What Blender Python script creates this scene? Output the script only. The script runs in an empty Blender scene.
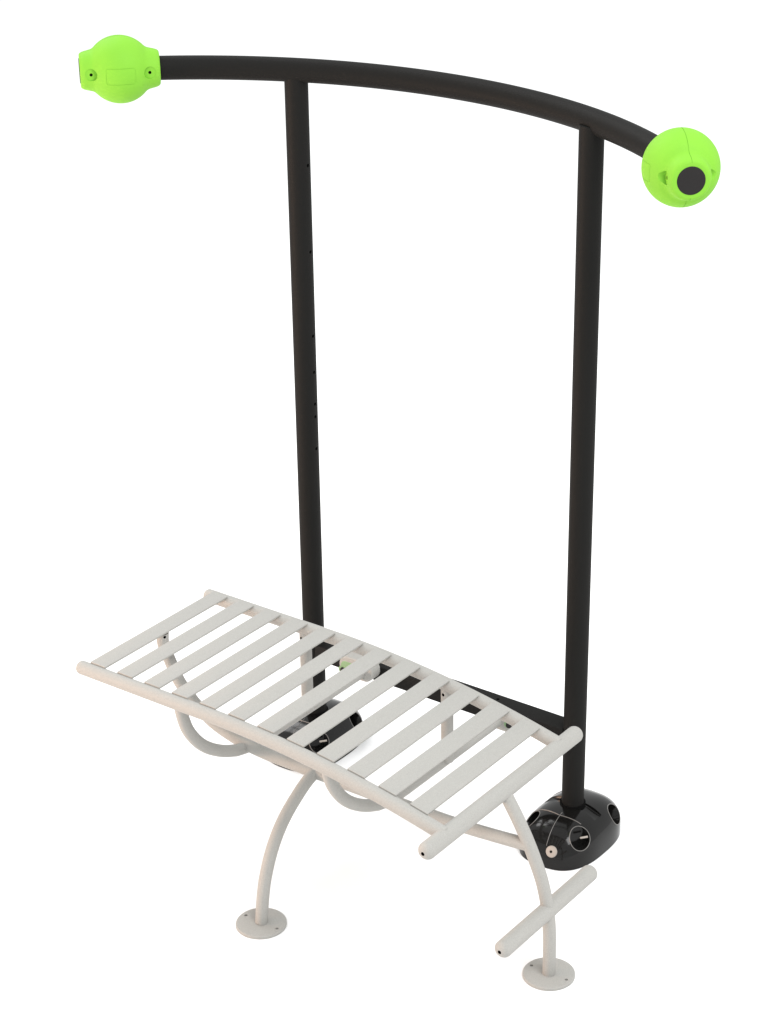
import bpy, bmesh, math, random
from mathutils import Vector, Matrix
import numpy as np
random.seed(3)
PI = math.pi
SC = bpy.context.scene
COL = SC.collection

# ------------------------------------------------------------------ materials
def mat(name, col, rough=.5, spec=.5, speck=0.0, bump=0.0, scale=900.0, coat=0.0, metal=0.0):
    m = bpy.data.materials.new(name); m.use_nodes = True
    nt = m.node_tree; b = nt.nodes['Principled BSDF']
    b.inputs['Base Color'].default_value = (*col, 1)
    b.inputs['Roughness'].default_value = rough
    b.inputs['Specular IOR Level'].default_value = spec
    b.inputs['Metallic'].default_value = metal
    b.inputs['Coat Weight'].default_value = coat
    b.inputs['Coat Roughness'].default_value = .05
    if speck or bump:
        tc = nt.nodes.new('ShaderNodeTexCoord')
        no = nt.nodes.new('ShaderNodeTexNoise')
        no.inputs['Scale'].default_value = scale; no.inputs['Detail'].default_value = 3
        nt.links.new(tc.outputs['Object'], no.inputs['Vector'])
    if speck:
        mr = nt.nodes.new('ShaderNodeMapRange')
        mr.inputs['From Min'].default_value = .3; mr.inputs['From Max'].default_value = .7
        mr.inputs['To Min'].default_value = 1 - speck; mr.inputs['To Max'].default_value = 1 + speck
        nt.links.new(no.outputs['Fac'], mr.inputs['Value'])
        mx = nt.nodes.new('ShaderNodeVectorMath'); mx.operation = 'SCALE'
        mx.inputs[0].default_value = col
        nt.links.new(mr.outputs['Result'], mx.inputs['Scale'])
        nt.links.new(mx.outputs['Vector'], b.inputs['Base Color'])
    if bump:
        bp = nt.nodes.new('ShaderNodeBump'); bp.inputs['Strength'].default_value = bump
        bp.inputs['Distance'].default_value = .0004
        nt.links.new(no.outputs['Fac'], bp.inputs['Height'])
        nt.links.new(bp.outputs['Normal'], b.inputs['Normal'])
    return m

WHITE = mat('warm_white_powder_coat', (.334, .327, .308), .6, .2, .10, .25, 420)
BLACK = mat('black_powder_coat', (.0112, .0109, .0103), .58, .06, .06, .15, 500)
GREEN = mat('lime_green_plastic', (.190, .465, .040), .6, .1, .02, .12, 500)
GREEN2 = mat('pale_green_cap', (.20, .315, .165), .5, .3)
GLOSS = mat('glossy_black_plastic', (.006, .0058, .0055), .12, .26, .03, .04, 300)
EDGE_HILITE = mat('painted_edge_highlight', (.12, .113, .107), .35, .4)  # pale grey stands in for light caught on the glossy shell edges
DISC = mat('black_end_cap', (.019, .0175, .0175), .6, .12, .05, .1, 500)
HOLE = mat('dark_hole', (.004, .004, .004), .8, .05)
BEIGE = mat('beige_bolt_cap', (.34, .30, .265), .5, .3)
FLOOR = mat('white_studio_floor', (.88, .88, .88), .9, .0)

# ------------------------------------------------------------------ helpers
def obj(name, bm, m, parent=None, smooth=True, label=None):
    bmesh.ops.recalc_face_normals(bm, faces=bm.faces)
    me = bpy.data.meshes.new(name); bm.to_mesh(me); bm.free()
    for mm in (m if isinstance(m, (list, tuple)) else [m]): me.materials.append(mm)
    o = bpy.data.objects.new(name, me); COL.objects.link(o)
    if smooth: autosmooth(me)
    if parent: o.parent = parent
    if label: o['label'] = label
    return o

def autosmooth(me, ang=40):
    bm = bmesh.new(); bm.from_mesh(me)
    for f in bm.faces: f.smooth = True
    c = math.radians(ang)
    for e in bm.edges:
        if len(e.link_faces) == 2 and e.calc_face_angle(0) > c: e.smooth = False
    bm.to_mesh(me); bm.free()

def spline(pts, n=10):
    """Catmull-Rom through the points."""
    P = [Vector(p) for p in pts]
    P = [P[0]*2 - P[1]] + P + [P[-1]*2 - P[-2]]
    out = []
    for i in range(1, len(P)-2):
        a, b, c, d = P[i-1], P[i], P[i+1], P[i+2]
        for k in range(n):
            t = k/n
            out.append(.5*((2*b) + (c-a)*t + (2*a-5*b+4*c-d)*t*t + (3*b-a-3*c+d)*t**3))
    out.append(P[-2]); return out

def tube(bm, pts, r, seg=32, cap0='flat', cap1='flat', mi=0, dome=1.0):
    """sweep a circle along pts; caps: 'flat', 'dome', None"""
    P = [Vector(p) for p in pts]
    T = []
    for i in range(len(P)):
        a = P[max(i-1, 0)]; b = P[min(i+1, len(P)-1)]
        T.append((b-a).normalized())
    up = Vector((0, 0, 1)) if abs(T[0].z) < .9 else Vector((0, 1, 0))
    N = [(up - T[0]*up.dot(T[0])).normalized()]
    for i in range(1, len(P)):
        q = T[i-1].rotation_difference(T[i]); n = q @ N[-1]
        N.append((n - T[i]*n.dot(T[i])).normalized())
    rings = []
    def ring(c, t, n, rr):
        b = t.cross(n)
        return [bm.verts.new(c + (n*math.cos(2*PI*k/seg) + b*math.sin(2*PI*k/seg))*rr) for k in range(seg)]
    prof = [(math.cos(a), math.sin(a)) for a in [PI/2*k/8 for k in range(1, 8)]]
    if cap0 == 'dome':
        for cr, sh in reversed(prof): rings.append(ring(P[0]-T[0]*r*sh*dome, T[0], N[0], r*cr))
    for i in range(len(P)): rings.append(ring(P[i], T[i], N[i], r))
    if cap1 == 'dome':
        for cr, sh in prof: rings.append(ring(P[-1]+T[-1]*r*sh*dome, T[-1], N[-1], r*cr))
    fs = []
    for A, B in zip(rings, rings[1:]):
        for k in range(seg):
            fs.append(bm.faces.new((A[k], A[(k+1) % seg], B[(k+1) % seg], B[k])))
    if cap0: fs.append(bm.faces.new(rings[0][::-1]))
    if cap1: fs.append(bm.faces.new(rings[-1]))
    for f in fs: f.material_index = mi
    return bm

def lathe(bm, prof, M, seg=64, mi=0):
    """prof: list of (s along local z, radius); closed at both ends"""
    rings = []
    for s, r in prof:
        rings.append([bm.verts.new(M @ Vector((r*math.cos(2*PI*k/seg), r*math.sin(2*PI*k/seg), s))) for k in range(seg)])
    for A, B in zip(rings, rings[1:]):
        for k in range(seg):
            f = bm.faces.new((A[k], A[(k+1) % seg], B[(k+1) % seg], B[k])); f.material_index = mi
    f = bm.faces.new(rings[0][::-1]); f.material_index = mi
    f = bm.faces.new(rings[-1]); f.material_index = mi
    return bm

def frame(o, z, x=None):
    """matrix with local z along z, origin o"""
    z = Vector(z).normalized()
    x = Vector(x) if x is not None else (Vector((0, 0, 1)) if abs(z.z) < .9 else Vector((1, 0, 0)))
    x = (x - z*x.dot(z)).normalized(); y = z.cross(x)
    M = Matrix((x, y, z)).transposed().to_4x4(); M.translation = Vector(o); return M

def box(bm, c, s, bev=0.0, M=None, mi=0):
    r = bmesh.ops.create_cube(bm, size=1)
    vs = r['verts']
    for v in vs:
        v.co = Vector((v.co.x*s[0], v.co.y*s[1], v.co.z*s[2])) + Vector(c)
    fs = set(f for v in vs for f in v.link_faces)
    for f in fs: f.material_index = mi
    if bev:
        es = list(set(e for v in vs for e in v.link_edges))
        rr = bmesh.ops.bevel(bm, geom=es, offset=bev, segments=3, profile=.5, affect='EDGES')
        vs = list(set(v for f in rr['faces'] for v in f.verts) | set(v for v in vs if v.is_valid))
    if M is not None:
        for v in vs: v.co = M @ v.co
    return bm

def cut(o, cutter_bm, m_cut=HOLE):
    """real holes: subtract the cutter and keep the result as plain mesh data"""
    me = bpy.data.meshes.new('cutter'); bmesh.ops.recalc_face_normals(cutter_bm, faces=cutter_bm.faces)
    cutter_bm.to_mesh(me); cutter_bm.free(); me.materials.append(m_cut)
    c = bpy.data.objects.new('cutter', me); COL.objects.link(c)
    md = o.modifiers.new('b', 'BOOLEAN'); md.object = c; md.operation = 'DIFFERENCE'; md.solver = 'EXACT'
    md.material_mode = 'TRANSFER'
    bpy.context.view_layer.update()
    dg = bpy.context.evaluated_depsgraph_get()
    new = bpy.data.meshes.new_from_object(o.evaluated_get(dg))
    o.modifiers.clear(); old = o.data; o.data = new; new.name = o.name
    bpy.data.meshes.remove(old); bpy.data.objects.remove(c); bpy.data.meshes.remove(me)
    autosmooth(new, 32)

def cyl(bm, o, d, r, l0, l1, seg=24, mi=0):
    return lathe(bm, [(l0, r), (l1, r)], frame(o, d), seg, mi)

# ------------------------------------------------------------------ the setting
bm = bmesh.new()
bmesh.ops.create_grid(bm, x_segments=4, y_segments=4, size=200)
fl = obj('floor', bm, FLOOR, smooth=False); fl['kind'] = 'structure'; fl.location = (0, 0, 0)

# ------------------------------------------------------------------ the bench, one bolted assembly
ROOT = bpy.data.objects.new('outdoor_exercise_bench', None); COL.objects.link(ROOT)
ROOT['label'] = 'white slatted exercise bench bolted to a tall black frame with lime green ball ends'
ROOT['category'] = 'exercise bench'

W = .9066               # post spacing
YC = -.58               # centre plane of the bench
YF, YR = YC-.257, YC+.257

# --- black frame
AC = Vector((-.4335, -1.1209, 2.0402)); AR = 1.2119       # plan arc of the top bar
def arcp(deg): a = math.radians(deg); return AC + Vector((math.sin(a), math.cos(a), 0))*AR
def arct(deg): a = math.radians(deg); return Vector((math.cos(a), -math.sin(a), 0))
BALL = {-1: -44.7, 1: 41.15}

for px in (-W, 0.0):
    bm = bmesh.new()
    tube(bm, [(px, 0, .05), (px, 0, 1.0), (px, 0, 2.035)], .0313, 48)
    p = obj('post', bm, BLACK, ROOT)
    if px < -.1:
        cb = bmesh.new()
        for z in (1.789, 1.550, 1.309, 1.203, 1.108, 1.070, .973):
            cyl(cb, (px, 0, z), (1, 0, 0), .0048, .018, .05, 16)
        cut(p, cb)

bm = bmesh.new()
tube(bm, [arcp(BALL[-1]-4 + (BALL[1]-BALL[-1]+6)*k/72) for k in range(73)], .0312, 48)
obj('top_bar', bm, BLACK, ROOT)

bm = bmesh.new()
box(bm, (-W/2, .005, .331), (W-.045, .066, .05), .004)
cb_o = obj('crossbar', bm, BLACK, ROOT)
cb = bmesh.new()
for x in (-.262, -.79): cyl(cb, (x, .012, .356), (0, 0, 1), .005, -.02, .02, 14)
cut(cb_o, cb)

def end_ball(sgn):
    c = arcp(BALL[sgn]); t = arct(BALL[sgn])*sgn            # t points outwards
    if sgn > 0: t = Matrix.Rotation(math.radians(-6.5), 3, 'Z') @ t
    n = Vector((-t.y, t.x, 0))                            # horizontal normal to the bar
    prof = []
    R = .0876 if sgn < 0 else .0892
    # inner neck end .. sphere .. outer neck end, with fillets
    half = [(0, R)]
    for k in range(1, 15):
        a = k/14*math.radians(43); half.append((R*math.sin(a), R*math.cos(a)))
    half += [(.0640, .0598), (.0682, .0562), (.073, .0538), (.081, .0518), (.089, .0500), (.0955, .0480),
             (.1000, .0458), (.1025, .0434), (.1034, .0405), (.1036, .0375), (.1036, .0330)]
    full = [(-s, r) for s, r in half[::-1]][:-1] + half
    full = [(-.1036, .0285)] + full + [(.1036, .0285)]
    bm = bmesh.new(); lathe(bm, full, frame(c, t, (0, 0, 1)), 96)
    o = obj('end_ball', bm, GREEN, ROOT)
    cb = bmesh.new()
    for s in (-.0755, .0755):
        for q in (1, -1):
            cyl(cb, c + t*s, n*q, .0158, .0486, .09, 32, 0)
            cyl(cb, c + t*s, n*q, .0042, .034, .0525, 14, 1)
    me_in = cb
    # recess floor stays green, bolt hole goes dark
    cut2(o, me_in)
    # thin parting line over top and bottom, raised label pad on the flat of the shell
    g = bmesh.new()
    for q in (1, -1):
        z = Vector((0, 0, q))
        pts = [c + t*s + z*(r-.0004) for s, r in full[3:-3]]
        tube(g, pts, .0009, 8, 'flat', 'flat')
    cut3(o, g)
    # fine outline of the oblong pad moulded into both faces
    for q in (1, -1):
        hw, hh, cr = .0375, .0205, .006; path = []
        for sx, sz, a0 in ((1, 1, 0), (-1, 1, 90), (-1, -1, 180), (1, -1, 270)):
            for k in range(6):
                a = math.radians(a0 + 18*k)
                path.append((sx*(hw-cr)+cr*math.cos(a), sz*(hh-cr)+cr*math.sin(a)))
        dense = []
        for (x0, z0), (x1, z1) in zip(path, path[1:]+path[:1]):
            m = max(1, int(math.hypot(x1-x0, z1-z0)/.006))
            dense += [(x0+(x1-x0)*k/m, z0+(z1-z0)*k/m) for k in range(m)]
        dense.append(dense[0])
        g = bmesh.new()
        P = [c + t*u + Vector((0, 0, v)) + n*q*math.sqrt(R*R-u*u-v*v) for u, v in dense[:-1]]
        loop_groove(g, P, n*q, .0010); cut3(o, g)
    bm = bmesh.new()
    lathe(bm, [(-.004, .0325), (.0004, .0325), (.0012, .0316), (.0014, .030)], frame(c + t*.1036, t), 48)
    obj('end_cap', bm, DISC, o, label='round black cap closing the open end of the green ball')
    return o

def loop_groove(bm, P, n, w):
    """closed square-section loop along P, sunk w deep and w wide"""
    m = len(P); rows = []
    for i in range(m):
        tg = (P[(i+1) % m]-P[i-1]).normalized(); sd = tg.cross(n).normalized()
        rows.append([bm.verts.new(P[i]+sd*a*w*.5+n*b) for a, b in ((-1, -w*.7), (1, -w*.7), (1, .004), (-1, .004))])
    for i in range(m):
        A, B = rows[i], rows[(i+1) % m]
        for k in range(4): bm.faces.new((A[k], A[(k+1) % 4], B[(k+1) % 4], B[k]))

def cut2(o, cb):
    me_mats = [GREEN, HOLE]
    me = bpy.data.meshes.new('cutter'); bmesh.ops.recalc_face_normals(cb, faces=cb.faces)
    cb.to_mesh(me); cb.free()
    for m in me_mats: me.materials.append(m)
    c = bpy.data.objects.new('cutter', me); COL.objects.link(c)
    md = o.modifiers.new('b', 'BOOLEAN'); md.object = c; md.solver = 'EXACT'; md.use_self = True
    md.material_mode = 'TRANSFER'
    bpy.context.view_layer.update()
    new = bpy.data.meshes.new_from_object(o.evaluated_get(bpy.context.evaluated_depsgraph_get()))
    o.modifiers.clear(); old = o.data; o.data = new
    bpy.data.meshes.remove(old); bpy.data.objects.remove(c); bpy.data.meshes.remove(me)
    autosmooth(new, 30)

def cut3(o, g): cut(o, g, GREEN)

for s in (-1, 1): end_ball(s)

# --- glossy foot covers
DA, DB, DCY, DH, E1, E2 = .115, .160, -.012, .1165, .80, .74
DX = .002; SK = .012
KS = .13                 # the crown leans back, so the front runs down from the post
def dome_z(x, y):
    def base(yy):
        q = (abs(x/DA)**(2/E2) + abs(yy/DB)**(2/E2))**(E2/E1)
        return SK + (DH-SK)*max(0, 1-q)**(E1/2)
    lo, hi = 0.0, DH
    for _ in range(30):
        m = (lo+hi)/2
        if base(y-KS*(m-SK)) > m: lo = m
        else: hi = m
    return max(lo, SK)
def dome_pt(u, v):
    sp = lambda a, e: math.copysign(abs(a)**e, a)
    z = (DH-SK)*sp(math.sin(v), E1)
    return Vector((DA*sp(math.cos(v), E1)*sp(math.cos(u), E2), DB*sp(math.cos(v), E1)*sp(math.sin(u), E2) + KS*z, SK + z))

RH = .0308
def foot_cover(px):
    O = Vector((px+DX, DCY, 0))
    bm = bmesh.new(); nu, nv = 96, 26
    rings = []
    r0 = [dome_pt(2*PI*k/nu, 0) for k in range(nu)]
    rings.append([bm.verts.new(O + Vector((p.x, p.y, .0))) for p in r0])
    for j in range(nv):
        v = (PI/2)*(j/nv)
        rings.append([bm.verts.new(O + dome_pt(2*PI*k/nu, v)) for k in range(nu)])
    for A, B in zip(rings, rings[1:]):
        for k in range(nu): bm.faces.new((A[k], A[(k+1) % nu], B[(k+1) % nu], B[k]))
    top = bm.verts.new(O + Vector((0, KS*(DH-SK), DH)))
    for k in range(nu): bm.faces.new((rings[-1][k], rings[-1][(k+1) % nu], top))
    bm.faces.new(rings[0][::-1])
    o = obj('foot_cover', bm, GLOSS, ROOT)
    cb = bmesh.new()
    corners = []
    for sx, sy in ((1, -1), (1, 1), (-1, -1), (-1, 1)):
        d = Vector((sx*.80, sy*.62, .30)).normalized()
        c = O + Vector((sx*.110, sy*.104, .087 if sy < 0 else .078))
        cyl(cb, c, d, RH, -.07, .06, 40); corners.append((c, d))
    # recess beside the post
    box(cb, (0, 0, 0), (.058, .036, .030), .003, Matrix.Translation((px+.060, .0, .114)) @ Matrix.Rotation(math.radians(18), 4, 'Y'))
    box(cb, (0, 0, 0), (.058, .036, .030), .003, Matrix.Translation((px-.060, .0, .114)) @ Matrix.Rotation(math.radians(-18), 4, 'Y'))
    cut(o, cb, GLOSS)
    # moulded seams, their edge highlight painted in pale grey: front centre line and the lip where the front shell meets the body
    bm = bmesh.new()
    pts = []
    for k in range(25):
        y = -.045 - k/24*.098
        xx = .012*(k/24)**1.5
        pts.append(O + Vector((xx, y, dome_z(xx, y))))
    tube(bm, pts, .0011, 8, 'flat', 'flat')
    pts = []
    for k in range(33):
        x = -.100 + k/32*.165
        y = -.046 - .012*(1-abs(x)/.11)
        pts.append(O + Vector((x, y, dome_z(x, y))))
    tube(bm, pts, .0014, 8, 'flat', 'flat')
    obj('seam', bm, EDGE_HILITE, o)
    # pale rings painting the highlight on the rims of the oval side openings
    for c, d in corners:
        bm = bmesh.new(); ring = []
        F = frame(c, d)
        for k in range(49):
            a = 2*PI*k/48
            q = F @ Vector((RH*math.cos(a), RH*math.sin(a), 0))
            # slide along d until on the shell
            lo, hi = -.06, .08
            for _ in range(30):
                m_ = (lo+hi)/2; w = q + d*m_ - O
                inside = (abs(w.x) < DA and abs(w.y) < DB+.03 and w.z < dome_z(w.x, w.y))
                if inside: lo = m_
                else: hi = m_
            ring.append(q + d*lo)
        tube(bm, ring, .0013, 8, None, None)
        obj('opening_rim_highlight', bm, EDGE_HILITE, o)
    # pale bolt cap on the front
    x = .031
    bm = bmesh.new()
    lo, hi = -.17, 0.0
    for _ in range(30):
        m_ = (lo+hi)/2
        if dome_z(x, m_) < .051: lo = m_
        else: hi = m_
    p = O + Vector((x, lo, .051)); d = Vector((.10, -.90, .42)).normalized(); p = p - d*.0016
    lathe(bm, [(-.02, .0165), (.002, .0165), (.0042, .0150), (.0048, .0120), (.005, .0040), (.0030, .0036), (.0030, .001)], frame(p, d), 40)
    obj('bolt_cap', bm, [BEIGE], o, label='small pale round bolt cap on the black foot cover')
    bm = bmesh.new(); cyl(bm, p, d, .0034, .003, .0056, 16)
    obj('bolt_hole', bm, HOLE, o)
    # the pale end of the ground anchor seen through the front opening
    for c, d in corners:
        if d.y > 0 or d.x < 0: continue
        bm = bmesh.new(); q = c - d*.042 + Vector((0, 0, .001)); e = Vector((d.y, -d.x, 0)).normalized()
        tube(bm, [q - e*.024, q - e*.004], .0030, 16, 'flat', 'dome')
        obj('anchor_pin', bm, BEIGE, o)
    # dark collar where the post enters
    bm = bmesh.new(); cyl(bm, (px, 0, 0), (0, 0, 1), .0362, .08, dome_z(0, .012)+.003, 40)
    obj('collar', bm, HOLE, o)
    return o

for px in (-W, 0.0): foot_cover(px)

# --- white bench
RR, RL = .0188, .0168
def zr(X): return .602 - max(0, X+.6)**2/6.3
XE, ZE = .1513, .507

def rail(Y, x0):
    bm = bmesh.new()
    n = 60
    tube(bm, [(x0+(XE-x0)*k/n, Y, zr(x0+(XE-x0)*k/n)) for k in range(n+1)], RR, 32, 'dome', 'flat', dome=.75)
    return obj('side_rail', bm, WHITE, ROOT)
rail(YF, -1.023); rail(YR, -1.020)

bm = bmesh.new()
pitch, sw, st = .0946, .0535, .0055
for k in range(12):
    x = -.9982 + pitch*k + sw/2
    dz = (zr(x+.01)-zr(x-.01))/.02
    M = Matrix.Translation((x, YC, zr(x)+RR+.0008)) @ Matrix.Rotation(-math.atan(dz), 4, 'Y')
    box(bm, (0, 0, 0), (sw, .500, st), .0012, M)
obj('seat', bm, WHITE, ROOT, label='row of twelve flat white slats laid across the two rails')

def bar(name, X, Z, half, off):
    bm = bmesh.new(); tube(bm, [(X, YC-half+off, Z), (X, YC, Z), (X, YC+half+off, Z)], .0226, 36, 'dome', 'dome', dome=.8)
    o = obj(name, bm, WHITE, ROOT)
    cb = bmesh.new()
    for s in (-1, 1): cyl(cb, (X, YC+s*half+off, Z), (0, s, 0), .0052, .006, .04, 16)
    cut(o, cb); return o
bar('end_bar', XE, ZE, .3310, .000)
bar('foot_bar', .2855, .1985, .2000, .0015)

sp = [(-.966, YC, .612), (-.9655, YC, .575), (-.944, YC, .5295), (-.917, YC, .4785), (-.874, YC, .434), (-.826, YC, .400),
      (-.7779, YC, .3768), (-.70, YC, .3575), (-.6209, YC, .3490), (-.474, YC, .3480), (-.30, YC, .3495), (-.07, YC, .3510),
      (.0307, YC, .3550), (.14, YC, .3640), (.232, YC, .3735)]
bm = bmesh.new(); tube(bm, spline(sp, 8), RL, 32)
spine = obj('spine_tube', bm, WHITE, ROOT)
cb = bmesh.new(); cyl(cb, (-.9655, YC, .604), (.85, -.5, .1), .0042, .008, .03, 14); cut(spine, cb)

def support(X):
    """quarter bend down from the front rail, straight back to the crossbar, short riser to the rear rail"""
    bm = bmesh.new()
    z0 = zr(X)-.005; zb = .3395
    pts = spline([(X, YC+y, z) for y, z in ((-.2500, z0), (-.2450, .566), (-.2375, .5377), (-.2256, .5075), (-.2043, .4728),
                  (-.1749, .4380), (-.1368, .4060), (-.0895, .3765), (-.0408, .3545))], 5)[:-1]
    pts += spline([(X, YC-.0408, .3545), (X, YC+.005, .3435), (X, YC+.05, zb)], 5)[:-1]
    for y in (-.5, -.3, -.06): pts.append((X, y, zb))
    tube(bm, pts, RL, 32)
    o = obj('cross_support', bm, WHITE, ROOT)
    bm = bmesh.new(); tube(bm, [(X+.012, YR, zb+.004), (X+.012, YR, .45), (X+.012, YR, zr(X)-.004)], RL, 32)
    r = obj('riser', bm, WHITE, ROOT)
    cb = bmesh.new(); cyl(cb, (X+.012, YR, zr(X)-.0255), (-.1, -1, 0), .0046, .008, .03, 14); cut(r, cb)
    return o

def stadium(bm, X, y0, y1, z, w, h, bev=.003):
    """flat oval plate, long side along X, front face at y0"""
    r = h/2; out = []
    for cx, a0 in ((X+w/2-r, -PI/2), (X-w/2+r, PI/2)):
        for k in range(17): a = a0+PI*k/16; out.append((cx+r*math.cos(a), z+r*math.sin(a)))
    cz = Vector((X, 0, z))
    def ring(y, ins):
        vs = []
        for x, zz in out:
            d = Vector((X+max(-w/2+r, min(w/2-r, x-X)), 0, z)); v = Vector((x, 0, zz)); n = (v-d).normalized()
            q = v-n*ins; vs.append(bm.verts.new((q.x, y, q.z)))
        return vs
    R = [ring(y1, 0), ring(y0+bev, 0), ring(y0, bev)]
    for A, B in zip(R, R[1:]):
        for k in range(len(A)): bm.faces.new((A[k], A[(k+1) % len(A)], B[(k+1) % len(A)], B[k]))
    bm.faces.new(R[0][::-1]); bm.faces.new(R[-1]); return bm

def plate(X, z, w, h, parent, green, bx, bz):
    bm = bmesh.new(); stadium(bm, X, -.066, -.027, z, w, h)
    obj('mounting_plate', bm, WHITE, parent)
    bm = bmesh.new()
    lathe(bm, [(-.01, .0085), (.003, .0085), (.006, .0065), (.007, .002)], frame((bx, -.067, bz), (0, -1, 0)), 20)
    obj('bolt', bm, DISC, parent)
    bm = bmesh.new(); cyl(bm, (bx-.006, -.066, bz), (0, -1, 0), .0100, -.004, .0022, 20)
    obj('bolt_washer', bm, GREEN2, parent, label='green washer behind the dark mounting bolt')
    if green:
        bm = bmesh.new(); stadium(bm, X-.016, -.0675, -.06, z-.002, w*.62, h*.56, .0015)
        obj('cover_strip', bm, GREEN2, parent, label='pale green strip on the mounting plate')

sA = support(-.688); sB = support(-.213)
plate(-.7035, .347, .120, .064, sA, True, -.748, .333)
plate(-.205, .338, .090, .052, sB, False, -.172, .3396)

def foot_plate(x, y, parent):
    bm = bmesh.new()
    lathe(bm, [(0, .0672), (.0065, .0672), (.008, .0657), (.0082, .064)], frame((x, y, .0008), (0, 0, 1)), 72)
    o = obj('foot_plate', bm, WHITE, parent)
    cb = bmesh.new()
    for s in (-1, 1): cyl(cb, (x+s*.0527, y, 0), (0, 0, 1), .0046, .003, .02, 16)
    cut(o, cb, WHITE); return o

lp = [(.016, .3500), (.0040, .3490), (-.0310, .3400), (-.0715, .3195), (-.1255, .2830), (-.1667, .2410), (-.199, .1900),
      (-.2236, .1297), (-.2365, .073), (-.2455, .0085)]
bm = bmesh.new(); tube(bm, spline([(-.45, YC+y, z) for y, z in lp], 8), RL, 32)
legL = obj('leg', bm, WHITE, ROOT); foot_plate(-.4505, YC-.2455, legL)

rp = [(XE, .507), (.1625, .487), (.1879, .447), (.2185, .394), (.2470, .3345), (.2695, .2775), (.2855, .2110), (.2935, .1450), (.2955, .08), (.2955, .006)]
bm = bmesh.new(); tube(bm, spline([(x, YC, z) for x, z in rp], 8), RL, 32)
legR = obj('leg', bm, WHITE, ROOT); foot_plate(.2940, YC+.002, legR)

# ------------------------------------------------------------------ light
wd = bpy.data.worlds.new('World'); SC.world = wd; wd.use_nodes = True
bg = wd.node_tree.nodes['Background']
bg.inputs['Color'].default_value = (.985, 1, 1, 1); bg.inputs['Strength'].default_value = 1.12

def area(name, loc, to, sx, sy, power, col):
    l = bpy.data.lights.new(name, 'AREA'); l.shape = 'RECTANGLE'; l.size = sx; l.size_y = sy
    l.energy = power; l.color = col
    o = bpy.data.objects.new(name, l); COL.objects.link(o)
    o.location = loc
    o.rotation_euler = (Vector(to)-Vector(loc)).to_track_quat('-Z', 'Y').to_euler()
    return o
area('softbox_warm', (-4.1, -4.0, .75), (-.3, -.4, .6), 1.5, 1.1, 215, (1, .66, .47))
area('softbox_top', (4.2, -1.8, 7.6), (-.3, -.3, .6), 4.0, 4.0, 520, (1, 1, 1))

wdir = Vector((-.63, .13, .765)).normalized(); wside = wdir.cross(Vector((0, 0, 1))).normalized(); wup = wside.cross(wdir)
for a, b in ((-.84, -.77), (.84, -.77), (-.84, .77), (.84, .77)):      # a four-pane window light high to the left
    area('window_pane', Vector((0, -.1, .1)) + wdir*8 + wside*a + wup*b, (0, -.1, .1), 1.48, 1.36, 46, (1, 1, 1))

# ------------------------------------------------------------------ camera
f_px = 2253.909610425109
Rm = [[0.8208793513941512, 0.571101646342153, 0.0], [-0.2589714385129088, 0.37223549929801014, 0.8912769082035704],
      [-0.509009709621803, 0.7316308103187313, -0.4534594501199465]]
cam = bpy.data.cameras.new('camera'); co = bpy.data.objects.new('camera', cam); COL.objects.link(co)
r, u, fw = (Vector(v) for v in Rm)
Mc = Matrix((r, u, -fw)).transposed().to_4x4(); Mc.translation = (2.7767326193265798, -4.575732749049626, 3.4892159749163687)
co.matrix_world = Mc
cam.sensor_width = 36; cam.sensor_fit = 'AUTO'; cam.lens = f_px*36/1024
cam.shift_x = -(453.0895378705798-379)/1024; cam.shift_y = (592.9970130674292-512)/1024
cam.clip_start = .1; cam.clip_end = 600
SC.camera = co
SC.view_settings.view_transform = 'Standard'; SC.view_settings.look = 'None'
SC.view_settings.exposure = 0; SC.view_settings.gamma = 1
SC.cycles.max_bounces = 8
SC.cycles.use_denoising = True
